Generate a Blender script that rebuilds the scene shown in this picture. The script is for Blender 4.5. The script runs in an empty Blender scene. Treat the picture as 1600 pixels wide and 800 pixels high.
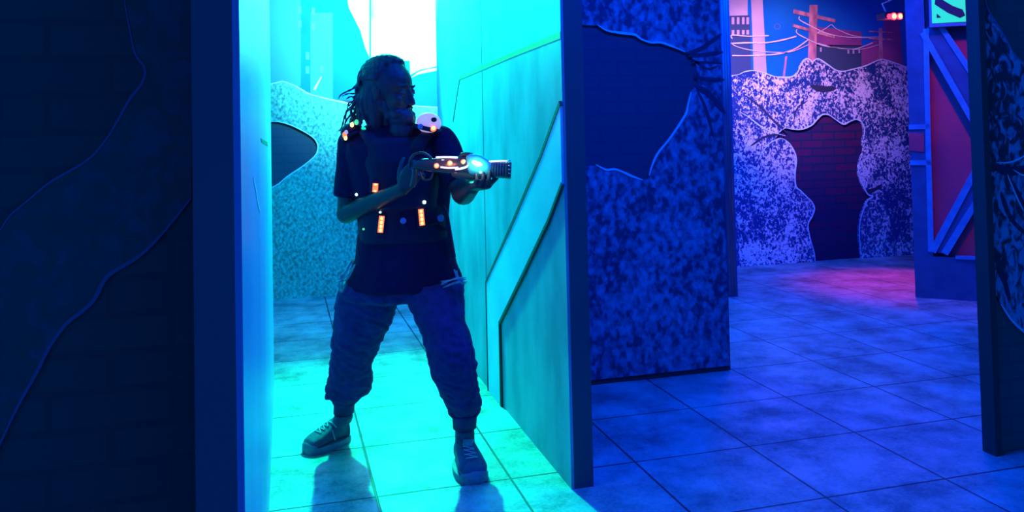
import bpy, bmesh, math, random
from mathutils import Vector, Matrix, noise
from mathutils.geometry import tessellate_polygon
random.seed(7)
S = bpy.context.scene
COL = S.collection

# ---------------------------------------------------------------- camera
FPX, PPX, PPY, HCAM = 1300.0, 800.0, 171.0, 1.40
YAW, PITCH, ROLL = math.radians(15.35), math.atan(40/1300), 0.022
fw = Vector((math.sin(YAW)*math.cos(PITCH), math.cos(YAW)*math.cos(PITCH), math.sin(PITCH)))
r0 = Vector((math.cos(YAW), -math.sin(YAW), 0))
u0 = r0.cross(fw)
CR = math.cos(ROLL)*r0 - math.sin(ROLL)*u0
CU = math.cos(ROLL)*u0 + math.sin(ROLL)*r0
CAM = Vector((0, 0, HCAM))
cd = bpy.data.cameras.new('camera')
cam = bpy.data.objects.new('camera', cd); COL.objects.link(cam)
cd.sensor_width = 36; cd.lens = 36*FPX/1600
cd.shift_y = -(400-PPY)/1600
cd.clip_start = 0.05
M3 = Matrix((CR, CU, -fw)).transposed()
cam.matrix_world = Matrix.Translation(CAM) @ M3.to_4x4()
S.camera = cam
# ---------------------------------------------------------------- world, exposure
S.view_settings.view_transform = 'Standard'
S.view_settings.look = 'None'
S.view_settings.gamma = 1
S.view_settings.use_curve_mapping = False
S.view_settings.exposure = 0.0
w = bpy.data.worlds.new('world'); S.world = w; w.use_nodes = True
bg = w.node_tree.nodes['Background']
bg.inputs[0].default_value = (0.0, 0.15, 1.0, 1); bg.inputs[1].default_value = 0.85

def ray(px, py):
    return (fw + CR*((px-PPX)/FPX) + CU*(-(py-PPY)/FPX))
def at(px, py, d):                                   # the point seen at a pixel, d metres deep
    return CAM + ray(px, py)*d
def ground(px, py, z=0.0):
    r = ray(px, py); return CAM + r*((z-HCAM)/r.z)
class Frame:                                         # an upright plane: origin, horizontal axis, facing normal
    def __init__(s, o, a, n): s.o = Vector(o); s.a = Vector(a).normalized(); s.n = Vector(n).normalized()
    def hit(s, px, py):
        r = ray(px, py); t = (s.o-CAM).dot(s.n)/r.dot(s.n); p = CAM + r*t - s.o
        return (p.dot(s.a), p.z + s.o.z)
    def pt(s, u, z, off=0.0): return Vector((s.o.x, s.o.y, 0)) + s.a*u + s.n*off + Vector((0, 0, z))

# ---------------------------------------------------------------- lights
def light(name, kind, loc, color, power, target=None, **kw):
    ld = bpy.data.lights.new(name, kind); ld.color = color; ld.energy = power
    for k, v in kw.items(): setattr(ld, k, v)
    o = bpy.data.objects.new(name, ld); COL.objects.link(o); o.location = loc
    if target is not None: o.rotation_euler = (Vector(target)-Vector(loc)).to_track_quat('-Z', 'Y').to_euler()
    return o
CYAN = (0.0, 1.0, 0.46)
BLUE = (0.0, 0.065, 1.0)
# corridor stage lamps and an added fill: high up at the far end of the corridor, behind the person
LC = at(598, -75, 6.08)
light('corridor_spot', 'SPOT', LC, CYAN, 1250, LC+Vector((-.03, -1.0, -.56)), spot_size=math.radians(106), spot_blend=0.5, shadow_soft_size=0.06)
light('mural_spot', 'SPOT', at(606, -105, 5.35), (0.24, 1.0, 0.95), 1300, at(625, 10, 7.4), spot_size=math.radians(74), spot_blend=1.0, shadow_soft_size=0.08)
light('corridor_fill', 'POINT', at(606, -100, 5.45), (0.02, 1.0, 0.85), 120, shadow_soft_size=0.08)  # added fill that brightens the upper partition walls, no fixture of its own
light('corridor_blacklight', 'AREA', at(520, -60, 6.2), (0, .12, 1.0), 60, shape='RECTANGLE', size=.8, size_y=.3)
# black lights over the right hand room
light('blacklight_room', 'AREA', ground(1230, 500)+Vector((0, 0, 3.2)), BLUE, 190, shape='RECTANGLE', size=2.2, size_y=1.6)
light('blacklight_front', 'AREA', ground(1130, 760)+Vector((0.1, -0.2, 3.2)), BLUE, 130, shape='RECTANGLE', size=1.2, size_y=0.8)
light('backdrop_blacklight', 'SPOT', at(1240, -120, 6.4), (0.0, 0.10, 1.0), 420, at(1165, 190, 8.3), spot_size=math.radians(62), spot_blend=1, shadow_soft_size=0.2)
light('pink_spot', 'SPOT', at(1175, -105, 6.5), (1.0, 0.44, 0.55), 470, at(1205, 75, 8.3), spot_size=math.radians(46), spot_blend=1, shadow_soft_size=0.06)

# ---------------------------------------------------------------- materials
def mat(name, color=(.5, .5, .5), rough=.6, metal=0.0, emit=None, estr=0.0, spec=0.5):
    m = bpy.data.materials.new(name); m.use_nodes = True
    b = m.node_tree.nodes['Principled BSDF']
    b.inputs['Base Color'].default_value = (*color, 1); b.inputs['Roughness'].default_value = rough
    b.inputs['Metallic'].default_value = metal; b.inputs['Specular IOR Level'].default_value = spec
    if emit: b.inputs['Emission Color'].default_value = (*emit, 1); b.inputs['Emission Strength'].default_value = estr
    return m
def nd(m, t, **kw):
    n = m.node_tree.nodes.new(t)
    for k, v in kw.items(): setattr(n, k, v)
    return n
def noisy(name, c1, c2, scale=6, detail=5, rough=.6, lo=.35, hi=.65, stretch=(1, 1, 1), bump=0.0, distortion=0.0, spec=0.5, rough2=None, metal=0.0):
    m = mat(name, c1, rough, metal, spec=spec); L = m.node_tree.links; b = m.node_tree.nodes['Principled BSDF']
    tc = nd(m, 'ShaderNodeNewGeometry'); mp = nd(m, 'ShaderNodeMapping'); mp.inputs['Scale'].default_value = stretch
    L.new(tc.outputs['Position'], mp.inputs[0])
    n = nd(m, 'ShaderNodeTexNoise'); n.inputs['Scale'].default_value = scale; n.inputs['Detail'].default_value = detail; n.inputs['Distortion'].default_value = distortion
    L.new(mp.outputs[0], n.inputs['Vector'])
    r = nd(m, 'ShaderNodeMapRange'); r.inputs[1].default_value = lo; r.inputs[2].default_value = hi
    L.new(n.outputs[0], r.inputs[0])
    x = nd(m, 'ShaderNodeMix', data_type='RGBA'); x.inputs[6].default_value = (*c1, 1); x.inputs[7].default_value = (*c2, 1)
    L.new(r.outputs[0], x.inputs[0]); L.new(x.outputs[2], b.inputs['Base Color'])
    if rough2 is not None:
        rr = nd(m, 'ShaderNodeMapRange'); rr.inputs[3].default_value = rough; rr.inputs[4].default_value = rough2
        L.new(r.outputs[0], rr.inputs[0]); L.new(rr.outputs[0], b.inputs['Roughness'])
    if bump:
        bp = nd(m, 'ShaderNodeBump'); bp.inputs['Strength'].default_value = bump; bp.inputs['Distance'].default_value = 0.01
        L.new(n.outputs[0], bp.inputs['Height']); L.new(bp.outputs[0], b.inputs['Normal'])
    return m
def rock(name, dark, lite, scale=26, thr=.5, soft=.05, big=2.2, bigamp=.22, stretch=(1, 1, .8), dist=1.2):
    m = mat(name, dark, .75, spec=.2); L = m.node_tree.links; b = m.node_tree.nodes['Principled BSDF']
    tc = nd(m, 'ShaderNodeNewGeometry'); mp = nd(m, 'ShaderNodeMapping'); mp.inputs['Scale'].default_value = stretch
    mp.inputs['Rotation'].default_value = (0, .5, 0)
    L.new(tc.outputs['Position'], mp.inputs[0])
    n = nd(m, 'ShaderNodeTexNoise'); n.inputs['Scale'].default_value = scale; n.inputs['Detail'].default_value = 4; n.inputs['Distortion'].default_value = dist
    g = nd(m, 'ShaderNodeTexNoise'); g.inputs['Scale'].default_value = big; g.inputs['Detail'].default_value = 3; g.inputs['Distortion'].default_value = .8
    L.new(mp.outputs[0], n.inputs['Vector']); L.new(mp.outputs[0], g.inputs['Vector'])
    a = nd(m, 'ShaderNodeMath', operation='MULTIPLY_ADD'); a.inputs[1].default_value = bigamp*2; 
    L.new(g.outputs[0], a.inputs[0]); L.new(n.outputs[0], a.inputs[2])
    r = nd(m, 'ShaderNodeMapRange'); r.inputs[1].default_value = thr+bigamp-soft; r.inputs[2].default_value = thr+bigamp+soft
    L.new(a.outputs[0], r.inputs[0])
    x = nd(m, 'ShaderNodeMix', data_type='RGBA'); x.inputs[6].default_value = (*dark, 1); x.inputs[7].default_value = (*lite, 1)
    L.new(r.outputs[0], x.inputs[0]); L.new(x.outputs[2], b.inputs['Base Color'])
    return m
def bricks(name, c1, c2, mortar, w=.23, h=.075, ax='X', gap=.008, noise_amt=.5, rough=.8):
    m = mat(name, c1, rough, spec=.2); L = m.node_tree.links; b = m.node_tree.nodes['Principled BSDF']
    tc = nd(m, 'ShaderNodeNewGeometry'); sx = nd(m, 'ShaderNodeSeparateXYZ'); cx = nd(m, 'ShaderNodeCombineXYZ')
    L.new(tc.outputs['Position'], sx.inputs[0]); L.new(sx.outputs['X'], cx.inputs[0]); L.new(sx.outputs['Z'], cx.inputs[1])
    t = nd(m, 'ShaderNodeTexBrick'); L.new(cx.outputs[0], t.inputs['Vector'])
    t.inputs['Color1'].default_value = (*c1, 1); t.inputs['Color2'].default_value = (*c2, 1); t.inputs['Mortar'].default_value = (*mortar, 1)
    t.inputs['Scale'].default_value = 1; t.inputs['Mortar Size'].default_value = gap; t.inputs['Brick Width'].default_value = w; t.inputs['Row Height'].default_value = h; t.inputs['Bias'].default_value = -.2
    L.new(t.outputs[0], b.inputs['Base Color'])
    return m
TILE = 0.545
GX = ground(581, 748)                                # a joint crossing used to lay the tile grid
def floor_mat():
    m = mat('floor_tiles', (.3, .3, .3), .4); L = m.node_tree.links; b = m.node_tree.nodes['Principled BSDF']
    tc = nd(m, 'ShaderNodeNewGeometry'); sx = nd(m, 'ShaderNodeSeparateXYZ'); L.new(tc.outputs['Position'], sx.inputs[0])
    gy = ground(592, 776).y
    def joint(out, off):
        a = nd(m, 'ShaderNodeMath', operation='ADD'); a.inputs[1].default_value = -off + TILE*40.5
        d = nd(m, 'ShaderNodeMath', operation='DIVIDE'); d.inputs[1].default_value = TILE
        f = nd(m, 'ShaderNodeMath', operation='FRACT'); s_ = nd(m, 'ShaderNodeMath', operation='SUBTRACT'); s_.inputs[1].default_value = .5
        ab = nd(m, 'ShaderNodeMath', operation='ABSOLUTE')
        L.new(out, a.inputs[0]); L.new(a.outputs[0], d.inputs[0]); L.new(d.outputs[0], f.inputs[0]); L.new(f.outputs[0], s_.inputs[0]); L.new(s_.outputs[0], ab.inputs[0])
        return ab.outputs[0], d.outputs[0]
    jx, ix = joint(sx.outputs['X'], GX.x); jy, iy = joint(sx.outputs['Y'], gy)
    mn = nd(m, 'ShaderNodeMath', operation='MINIMUM'); L.new(jx, mn.inputs[0]); L.new(jy, mn.inputs[1])
    ln = nd(m, 'ShaderNodeMapRange'); ln.inputs[1].default_value = .005; ln.inputs[2].default_value = .012; L.new(mn.outputs[0], ln.inputs[0])   # 0 in joint
    n = nd(m, 'ShaderNodeTexNoise'); n.inputs['Scale'].default_value = 3.2; n.inputs['Detail'].default_value = 7; n.inputs['Roughness'].default_value = .68; L.new(tc.outputs['Position'], n.inputs['Vector'])
    n2 = nd(m, 'ShaderNodeTexNoise'); n2.inputs['Scale'].default_value = 70; n2.inputs['Detail'].default_value = 3; L.new(tc.outputs['Position'], n2.inputs['Vector'])
    ad = nd(m, 'ShaderNodeMath', operation='MULTIPLY_ADD'); ad.inputs[1].default_value = .22; L.new(n2.outputs[0], ad.inputs[0]); L.new(n.outputs[0], ad.inputs[2])
    r = nd(m, 'ShaderNodeMapRange'); r.inputs[1].default_value = .48; r.inputs[2].default_value = .74; L.new(ad.outputs[0], r.inputs[0])
    x = nd(m, 'ShaderNodeMix', data_type='RGBA'); x.inputs[6].default_value = (.16, .18, .20, 1); x.inputs[7].default_value = (.52, .54, .56, 1)
    L.new(r.outputs[0], x.inputs[0])
    x2 = nd(m, 'ShaderNodeMix', data_type='RGBA'); x2.inputs[6].default_value = (.02, .03, .04, 1)
    L.new(ln.outputs[0], x2.inputs[0]); L.new(x.outputs[2], x2.inputs[7]); L.new(x2.outputs[2], b.inputs['Base Color'])
    rr = nd(m, 'ShaderNodeMapRange'); rr.inputs[3].default_value = .55; rr.inputs[4].default_value = .30; L.new(r.outputs[0], rr.inputs[0]); L.new(rr.outputs[0], b.inputs['Roughness'])
    bp = nd(m, 'ShaderNodeBump'); bp.inputs['Strength'].default_value = .35; bp.inputs['Distance'].default_value = .01
    h = nd(m, 'ShaderNodeMath', operation='MULTIPLY_ADD'); h.inputs[1].default_value = .25; L.new(ad.outputs[0], h.inputs[0]); L.new(ln.outputs[0], h.inputs[2])
    L.new(h.outputs[0], bp.inputs['Height']); L.new(bp.outputs[0], b.inputs['Normal'])
    return m
MT = dict(
    floor=floor_mat(),
    ceiling=mat('black_ceiling', (.02, .02, .03), .9),
    navy=noisy('navy_wall_paint', (.10, .18, .22), (.08, .15, .20), scale=2, rough=.7, spec=.2),
    edge=noisy('dark_edge_paint', (.04, .08, .13), (.05, .09, .14), scale=3, rough=.7, spec=.2),
    panel=noisy('sprayed_grey_panel', (.20, .25, .38), (.34, .39, .55), scale=5, detail=9, rough=.55, stretch=(1, 1, .5), bump=.15),
    stripe=noisy('pale_stripe', (.48, .54, .78), (.56, .62, .85), scale=4, detail=6, rough=.5, bump=.1),
    groove=mat('dark_groove', (.03, .05, .06), .8),
    olive=noisy('olive_stripe', (.28, .30, .12), (.32, .34, .15), scale=6, rough=.6),
    rockM=rock('speckled_blue_rock', (.02, .05, .12), (.24, .34, .52), scale=30, thr=.54, soft=.15, big=3.0, bigamp=.26, dist=.3),
    rockB=rock('speckled_white_rock', (.01, .05, .22), (.80, .80, .92), dist=.8, scale=44, thr=.535, soft=.06, big=3.2, bigamp=.30),
    rockC=rock('speckled_pale_rock', (.05, .22, .20), (.20, .62, .58), dist=.3, scale=40, thr=.5, soft=.14, big=2.0, bigamp=.1),
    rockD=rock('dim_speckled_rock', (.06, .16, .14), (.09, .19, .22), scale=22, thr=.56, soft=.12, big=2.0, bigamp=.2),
    rockS=rock('blotched_blue_rock', (.03, .06, .08), (.34, .42, .60), scale=24, thr=.53, soft=.07, big=3.0, bigamp=.25, stretch=(1, 1, .6)),
    glowline=mat('fluorescent_outline', (.62, .86, 1.0), .5),
    dimline=mat('dull_outline', (.12, .20, .36), .6),
    crack=mat('crack_paint', (.02, .03, .08), .8),
    brickdim=bricks('dim_painted_brick', (.05, .07, .12), (.053, .072, .125), (.044, .062, .112)),
    brickred=bricks('red_painted_brick', (.08, .015, .08), (.02, .02, .09), (.010, .025, .08), w=.27, h=.085, gap=.010),
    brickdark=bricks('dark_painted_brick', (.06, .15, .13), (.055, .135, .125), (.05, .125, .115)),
)

# ---------------------------------------------------------------- mesh helpers
def finish(name, me, m, parent=None, origin=None, smooth=False):
    o = bpy.data.objects.new(name, me); COL.objects.link(o)
    if m is not None:
        me.materials.clear(); me.materials.append(m)
    if parent is not None:
        base = parent
        while base.parent: base = base.parent
        off = Vector(base['_org']) if '_org' in base else base.location
        me.transform(Matrix.Translation(-off)); o.parent = parent
    else:
        if origin is None:
            xs = [v.co for v in me.vertices]
            lo = [min(c[i] for c in xs) for i in range(3)]; hi = [max(c[i] for c in xs) for i in range(3)]
            origin = Vector(((lo[0]+hi[0])/2, (lo[1]+hi[1])/2, lo[2]))
        me.transform(Matrix.Translation(-Vector(origin))); o.location = origin
    if smooth:
        for p in me.polygons: p.use_smooth = True
    return o
def obj(name, bm, m, parent=None, origin=None, smooth=False, bevel=0.0):
    bmesh.ops.recalc_face_normals(bm, faces=bm.faces)
    me = bpy.data.meshes.new(name); bm.to_mesh(me); bm.free()
    o = finish(name, me, m, parent, origin, smooth)
    if bevel:
        b = o.modifiers.new('bevel', 'BEVEL'); b.width = bevel; b.segments = 2; b.limit_method = 'ANGLE'
    return o
def thing(name, label, cat, loc, group=None):
    o = bpy.data.objects.new(name, None); COL.objects.link(o); o.location = loc; o['label'] = label; o['category'] = cat
    o.empty_display_size = .1
    if group: o['group'] = group
    return o
def tag(o, label, cat, group=None):
    o['label'] = label; o['category'] = cat
    if group: o['group'] = group
    return o
def struct(o): o['kind'] = 'structure'; return o
def add_box(bm, c, ax, ay, az, sx, sy, sz):
    ax, ay, az = Vector(ax).normalized(), Vector(ay).normalized(), Vector(az).normalized(); c = Vector(c)
    v = [bm.verts.new(c + ax*sx/2*i + ay*sy/2*j + az*sz/2*k) for i in (-1, 1) for j in (-1, 1) for k in (-1, 1)]
    for f in ((0, 1, 3, 2), (4, 6, 7, 5), (0, 4, 5, 1), (2, 3, 7, 6), (0, 2, 6, 4), (1, 5, 7, 3)): bm.faces.new([v[i] for i in f])
def box(x0, x1, y0, y1, z0, z1):
    bm = bmesh.new(); add_box(bm, ((x0+x1)/2, (y0+y1)/2, (z0+z1)/2), (1, 0, 0), (0, 1, 0), (0, 0, 1), x1-x0, y1-y0, z1-z0); return bm
def spline(pts, n=5, closed=False):
    P = [Vector(p) for p in pts]; out = []; N = len(P)
    rng = range(N if closed else N-1)
    for i in rng:
        g = (lambda k: P[k % N]) if closed else (lambda k: P[max(0, min(N-1, k))])
        p0, p1, p2, p3 = g(i-1), g(i), g(i+1), g(i+2)
        for k in range(n):
            t = k/n
            out.append(0.5*((2*p1)+(p2-p0)*t+(2*p0-5*p1+4*p2-p3)*t*t+(3*p1-p0-3*p2+p3)*t**3))
    if not closed: out.append(P[-1])
    return out
def rough_poly(pts, amp, seed=0):                   # slight raggedness along an outline
    return [p + Vector((noise.noise(Vector((p[0]*9, p[1]*9, seed))), noise.noise(Vector((p[0]*9, p[1]*9, seed+9)))))*amp for p in pts]
def prism(F, loops, o0, o1, bm=None):               # loops: [outer, hole, ...] as (u, z); from offset o0 to o1 along the normal
    bm = bm or bmesh.new()
    vl = [[Vector((p[0], p[1], 0)) for p in lp] for lp in loops]
    tri = tessellate_polygon(vl); flat = [p for lp in vl for p in lp]
    A = [bm.verts.new(F.pt(p.x, p.y, o0)) for p in flat]; B = [bm.verts.new(F.pt(p.x, p.y, o1)) for p in flat]
    for t in tri:
        try: bm.faces.new([B[i] for i in t]); bm.faces.new([A[i] for i in reversed(t)])
        except ValueError: pass
    k = 0
    for lp in vl:
        n = len(lp)
        for i in range(n):
            a, b = k+i, k+(i+1) % n
            try: bm.faces.new((A[a], A[b], B[b], B[a]))
            except ValueError: pass
        k += n
    return bm
def px(F, pts): return [F.hit(*p) for p in pts]
def ribbon(F, pts, w, o0, o1, bm=None, taper=True):  # a painted stroke of width w along pts (u, z)
    bm = bm or bmesh.new(); P = [Vector((p[0], p[1])) for p in pts]; n = len(P); rows = []
    for i, p in enumerate(P):
        t = (P[min(i+1, n-1)]-P[max(i-1, 0)]); t = t.normalized() if t.length else Vector((1, 0)); q = Vector((-t.y, t.x))
        k = 1.0
        if taper: k = .35+.65*min(1, 4*min(i, n-1-i)/max(1, n-1))
        k *= 0.8+.4*noise.noise(Vector((p.x*7, p.y*7, 3)))
        a, b = p+q*w/2*k, p-q*w/2*k
        rows.append([bm.verts.new(F.pt(a.x, a.y, o0)), bm.verts.new(F.pt(b.x, b.y, o0)), bm.verts.new(F.pt(b.x, b.y, o1)), bm.verts.new(F.pt(a.x, a.y, o1))])
    for r, s in zip(rows, rows[1:]):
        for i in range(4): bm.faces.new((r[i], r[(i+1) % 4], s[(i+1) % 4], s[i]))
    bm.faces.new(rows[0]); bm.faces.new(rows[-1][::-1])
    return bm
def frame_of(a, b=None):
    a = Vector(a).normalized(); h = Vector((0, 0, 1)) if abs(a.z) < .9 else Vector((1, 0, 0))
    s = a.cross(b if b is not None else h).normalized(); t = s.cross(a).normalized(); return s, t
def add_tube(bm, pts, rad, seg=10, flat=1.0, side=None, caps=True):
    P = [Vector(p) for p in pts]; n = len(P); rows = []
    R = rad if isinstance(rad, (list, tuple)) else [rad]*n
    s = None
    for i, p in enumerate(P):
        a = P[min(i+1, n-1)]-P[max(i-1, 0)]
        a = a.normalized() if a.length else Vector((0, 0, 1))
        if side is not None: s_ = Vector(side) - a*Vector(side).dot(a)
        elif s is None: s_ = frame_of(a)[0]
        else: s_ = s - a*s.dot(a)
        s = s_.normalized(); t = a.cross(s)
        rows.append([bm.verts.new(p + (s*math.cos(k*2*math.pi/seg) + t*flat*math.sin(k*2*math.pi/seg))*R[i]) for k in range(seg)])
    for r, q in zip(rows, rows[1:]):
        for k in range(seg): bm.faces.new((r[k], r[(k+1) % seg], q[(k+1) % seg], q[k]))
    if caps: bm.faces.new(rows[0][::-1]); bm.faces.new(rows[-1])
def add_ell(bm, c, ax, ay, az, seg=20, rings=12):    # ellipsoid from three semi-axis vectors
    c = Vector(c); ax, ay, az = Vector(ax), Vector(ay), Vector(az); rows = []
    top = bm.verts.new(c+az); bot = bm.verts.new(c-az)
    for j in range(1, rings):
        th = math.pi*j/rings
        rows.append([bm.verts.new(c + az*math.cos(th) + (ax*math.cos(k*2*math.pi/seg)+ay*math.sin(k*2*math.pi/seg))*math.sin(th)) for k in range(seg)])
    for k in range(seg):
        bm.faces.new((top, rows[0][k], rows[0][(k+1) % seg])); bm.faces.new((bot, rows[-1][(k+1) % seg], rows[-1][k]))
    for r, q in zip(rows, rows[1:]):
        for k in range(seg): bm.faces.new((r[k], q[k], q[(k+1) % seg], r[(k+1) % seg]))
def add_cap(bm, a, b, ra, rb, seg=16):               # tapered limb with round ends
    a, b = Vector(a), Vector(b); d = (b-a); L = d.length; d = d/L if L else Vector((0, 0, 1)); pts = []; R = []
    for k in range(1, 6):
        th = math.pi/2*k/5; pts.append(a - d*ra*math.cos(th)); R.append(max(1e-4, ra*math.sin(th)))
    n = 6
    for k in range(1, n): pts.append(a+d*L*k/n); R.append(ra+(rb-ra)*k/n)
    for k in range(5, 0, -1):
        th = math.pi/2*k/5; pts.append(b + d*rb*math.cos(th)); R.append(max(1e-4, rb*math.sin(th)))
    s, t = frame_of(d); rows = []
    for p, r in zip(pts, R): rows.append([bm.verts.new(p+(s*math.cos(k*2*math.pi/seg)+t*math.sin(k*2*math.pi/seg))*r) for k in range(seg)])
    for r, q in zip(rows, rows[1:]):
        for k in range(seg): bm.faces.new((r[k], r[(k+1) % seg], q[(k+1) % seg], q[k]))
    bm.faces.new(rows[0][::-1]); bm.faces.new(rows[-1])
def add_loft(bm, secs, seg=28):                      # secs: (centre, side semi-axis vector, front semi-axis vector, superellipse power)
    rows = []
    for c, a, b, e in secs:
        c, a, b = Vector(c), Vector(a), Vector(b); row = []
        for k in range(seg):
            th = k*2*math.pi/seg; cs, sn = math.cos(th), math.sin(th)
            row.append(bm.verts.new(c + a*math.copysign(abs(cs)**e, cs) + b*math.copysign(abs(sn)**e, sn)))
        rows.append(row)
    for r, q in zip(rows, rows[1:]):
        for k in range(seg): bm.faces.new((r[k], r[(k+1) % seg], q[(k+1) % seg], q[k]))
    bm.faces.new(rows[0][::-1]); bm.faces.new(rows[-1])
def fuse(name, bm, m, parent, voxel=.006, smooth=6, wrinkle=None, ratio=None):   # merge overlapping closed pieces into one continuous skin
    bmesh.ops.recalc_face_normals(bm, faces=bm.faces)
    me = bpy.data.meshes.new('tmp'); bm.to_mesh(me); bm.free()
    t = bpy.data.objects.new('tmp', me); COL.objects.link(t)
    r = t.modifiers.new('r', 'REMESH'); r.mode = 'VOXEL'; r.voxel_size = voxel
    s = t.modifiers.new('s', 'SMOOTH'); s.factor = .5; s.iterations = smooth
    if ratio: d = t.modifiers.new('d', 'DECIMATE'); d.ratio = ratio
    dg = bpy.context.evaluated_depsgraph_get(); dg.update()
    me2 = bpy.data.meshes.new_from_object(t.evaluated_get(dg)); me2.name = name
    bpy.data.objects.remove(t); bpy.data.meshes.remove(me)
    if wrinkle:
        ns = [v.normal.copy() for v in me2.vertices]
        for v, n in zip(me2.vertices, ns): v.co += n*wrinkle(v.co)
    return finish(name, me2, m, parent, smooth=True)
def add_lathe(bm, o, axis, prof, seg=24, side=None, flat=1.0):   # prof: (distance along axis, radius)
    add_tube(bm, [Vector(o)+Vector(axis)*d for d, r in prof], [max(r, 1e-4) for d, r in prof], seg, flat, side)

# ================================================================ the room
HW = 3.4
YB = ground(523, 460).y                              # backdrop wall
YM = ground(933, 600).y                              # wall with the cracked rock mural
pR0 = ground(893, 765); pR1 = ground(932, 765); XR, XR2, YR0 = pR0.x, pR1.x, pR0.y
XL = ground(429, 590).x
rr = ray(383, 800); YL0 = rr.y*(XL/rr.x)
rr = ray(303, 500); XL2 = rr.x*(YL0/rr.y)
YL1 = ground(429, 602).y
rr = ray(686, 300); YR1 = rr.y*(XR/rr.x)
FL = Frame((XL, 0, 0), (0, 1, 0), (1, 0, 0)); FR = Frame((XR, 0, 0), (0, 1, 0), (-1, 0, 0))
FB = Frame((0, YB, 0), (1, 0, 0), (0, -1, 0)); FM = Frame((0, YM, 0), (1, 0, 0), (0, -1, 0))
print('PLANES YB %.2f YM %.2f XR %.2f-%.2f YR %.2f-%.2f XL %.2f-%.2f YL %.2f-%.2f' % (YB, YM, XR, XR2, YR0, YR1, XL2, XL, YL0, YL1))
struct(obj('floor', box(-6.5, 10.5, -2.5, YB+.1, -.1, 0), MT['floor']))
struct(obj('ceiling', box(-6.5, 10.5, -2.5, YB+.1, HW, HW+.1), MT['ceiling']))
MT['sky'] = noisy('painted_night_sky', (.004, .17, .60), (.008, .22, .68), scale=1.4, rough=.75, spec=.1)
struct(obj('wall_back', box(-6.5, 10.5, YB, YB+.1, 0, HW), MT['sky']))
struct(obj('wall_far_left', box(-6.5, -6.4, -2.5, YB, 0, HW), MT['navy']))
struct(obj('wall_far_right', box(10.4, 10.5, -2.5, YB, 0, HW), MT['navy']))

# ---- right partition with angular panels
wr = struct(obj('wall_right', box(XR+.012, XR2, YR0, YR1, 0, HW), MT['edge']))
wr['_org'] = wr.location[:]
ys = FR.hit(757, 300)[0]
obj('cladding_sheet', box(XR, XR+.012, YR0, ys-.008, 0, HW), MT['panel'], wr)
obj('cladding_sheet', box(XR, XR+.012, ys+.008, YR1, 0, HW), MT['panel'], wr)
outer = px(FR, [(884, 160), (848, 245), (805, 346), (762, 441), (763, 606)])
inner = px(FR, [(887, 288), (860, 345), (822, 425), (783, 505), (785, 630)])
outer[0] = (YR0, outer[0][1]); inner[0] = (YR0, inner[0][1]); outer[-1] = (outer[-2][0], 0.0); inner[-1] = (inner[-2][0], 0.0)
obj('seam_strip', box(XR+.004, XR+.0125, ys-.008, ys+.008, 0, HW), MT['groove'], wr)
obj('pale_stripe', prism(FR, [outer + inner[::-1]], 0, .010), MT['stripe'], wr)['label'] = 'pale raised stripe bending down to the floor'
for ln in (outer, inner):
    obj('groove', ribbon(FR, ln, .022, .0, .013, taper=False), MT['groove'], wr)
ol = px(FR, [(884, 46), (800, 82), (718, 118), (718, 125), (800, 90), (885, 57)]); ol[0] = (YR0, ol[0][1]); ol[-1] = (YR0, ol[-1][1])
obj('painted_stripe', prism(FR, [ol], 0, .002), MT['olive'], wr)['label'] = 'olive green stripe near the top'
obj('groove', ribbon(FR, px(FR, [(719, 120), (714, 150), (708, 190)]), .010, 0, .003, taper=False), MT['groove'], wr)

# ---- left partition
MT['panelblue'] = noisy('smooth_pale_blue_panel', (.22, .30, .70), (.28, .38, .80), scale=3, detail=6, rough=.35, stretch=(1, 1, .3), bump=.05)
wl = struct(obj('wall_left', box(XL2, XL-.012, YL0, YL1, 0, HW), MT['navy'])); wl['_org'] = wl.location[:]
obj('cladding_sheet', box(XL-.012, XL, YL0, YL1, 0, HW), MT['panelblue'], wl)
obj('scuff_mark', prism(FL, [px(FL, [(407, 216), (417, 222), (418, 229), (408, 222)])], 0, .002), MT['groove'], wl)
sc = px(FL, [(395, 278), (399, 295), (402, 315), (406, 332)])
obj('scratch', ribbon(FL, spline([Vector(p) for p in sc], 4), .012, 0, .002), MT['glowline'], wl)

# ---- dark wall left of the left partition, with its rock mural
YD = YL0+.35
FD = Frame((0, YD, 0), (1, 0, 0), (0, -1, 0))
struct(obj('wall_front_left', box(-6.4, XL2-.004, YD, YD+.1, 0, HW), MT['navy']))
V = lambda P: [Vector(p) for p in P]
st1 = spline(V(px(FD, [(190, -60), (197, 5), (205, 50), (213, 85), (228, 108), (224, 130), (205, 155), (185, 190), (170, 215), (145, 245), (115, 265), (80, 285), (50, 310), (20, 335), (3, 360), (-40, 420)])), 4)
st2 = spline(V(px(FD, [(300, 308), (287, 325), (260, 358), (235, 385), (210, 405), (170, 430), (150, 465), (130, 485), (105, 505), (80, 540), (60, 580), (40, 615), (15, 665), (-40, 790)])), 4)
t = thing('rock_mural', 'dark dimly lit rock mural with faint blue outlines on the wall at far left', 'mural', (FD.hit(150, 600)[0], YD, 0))
umax = XL2-.01
poly = [p for p in st1] + [p for p in st2[::-1]]
poly = [Vector((min(p.x, umax), max(.02, min(HW-.02, p.y)))) for p in poly] + [Vector((umax, HW-.02))]
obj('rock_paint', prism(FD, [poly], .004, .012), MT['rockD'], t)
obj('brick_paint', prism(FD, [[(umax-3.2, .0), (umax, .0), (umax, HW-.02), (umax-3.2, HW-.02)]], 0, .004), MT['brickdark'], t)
obj('outline_stroke', ribbon(FD, st1, .006, .012, .015), MT['dimline'], t)
obj('outline_stroke', ribbon(FD, [p for p in st2 if p.x < umax-.02], .009, .012, .015), MT['glowline2'] if 'glowline2' in MT else MT['dimline'], t)

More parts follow.
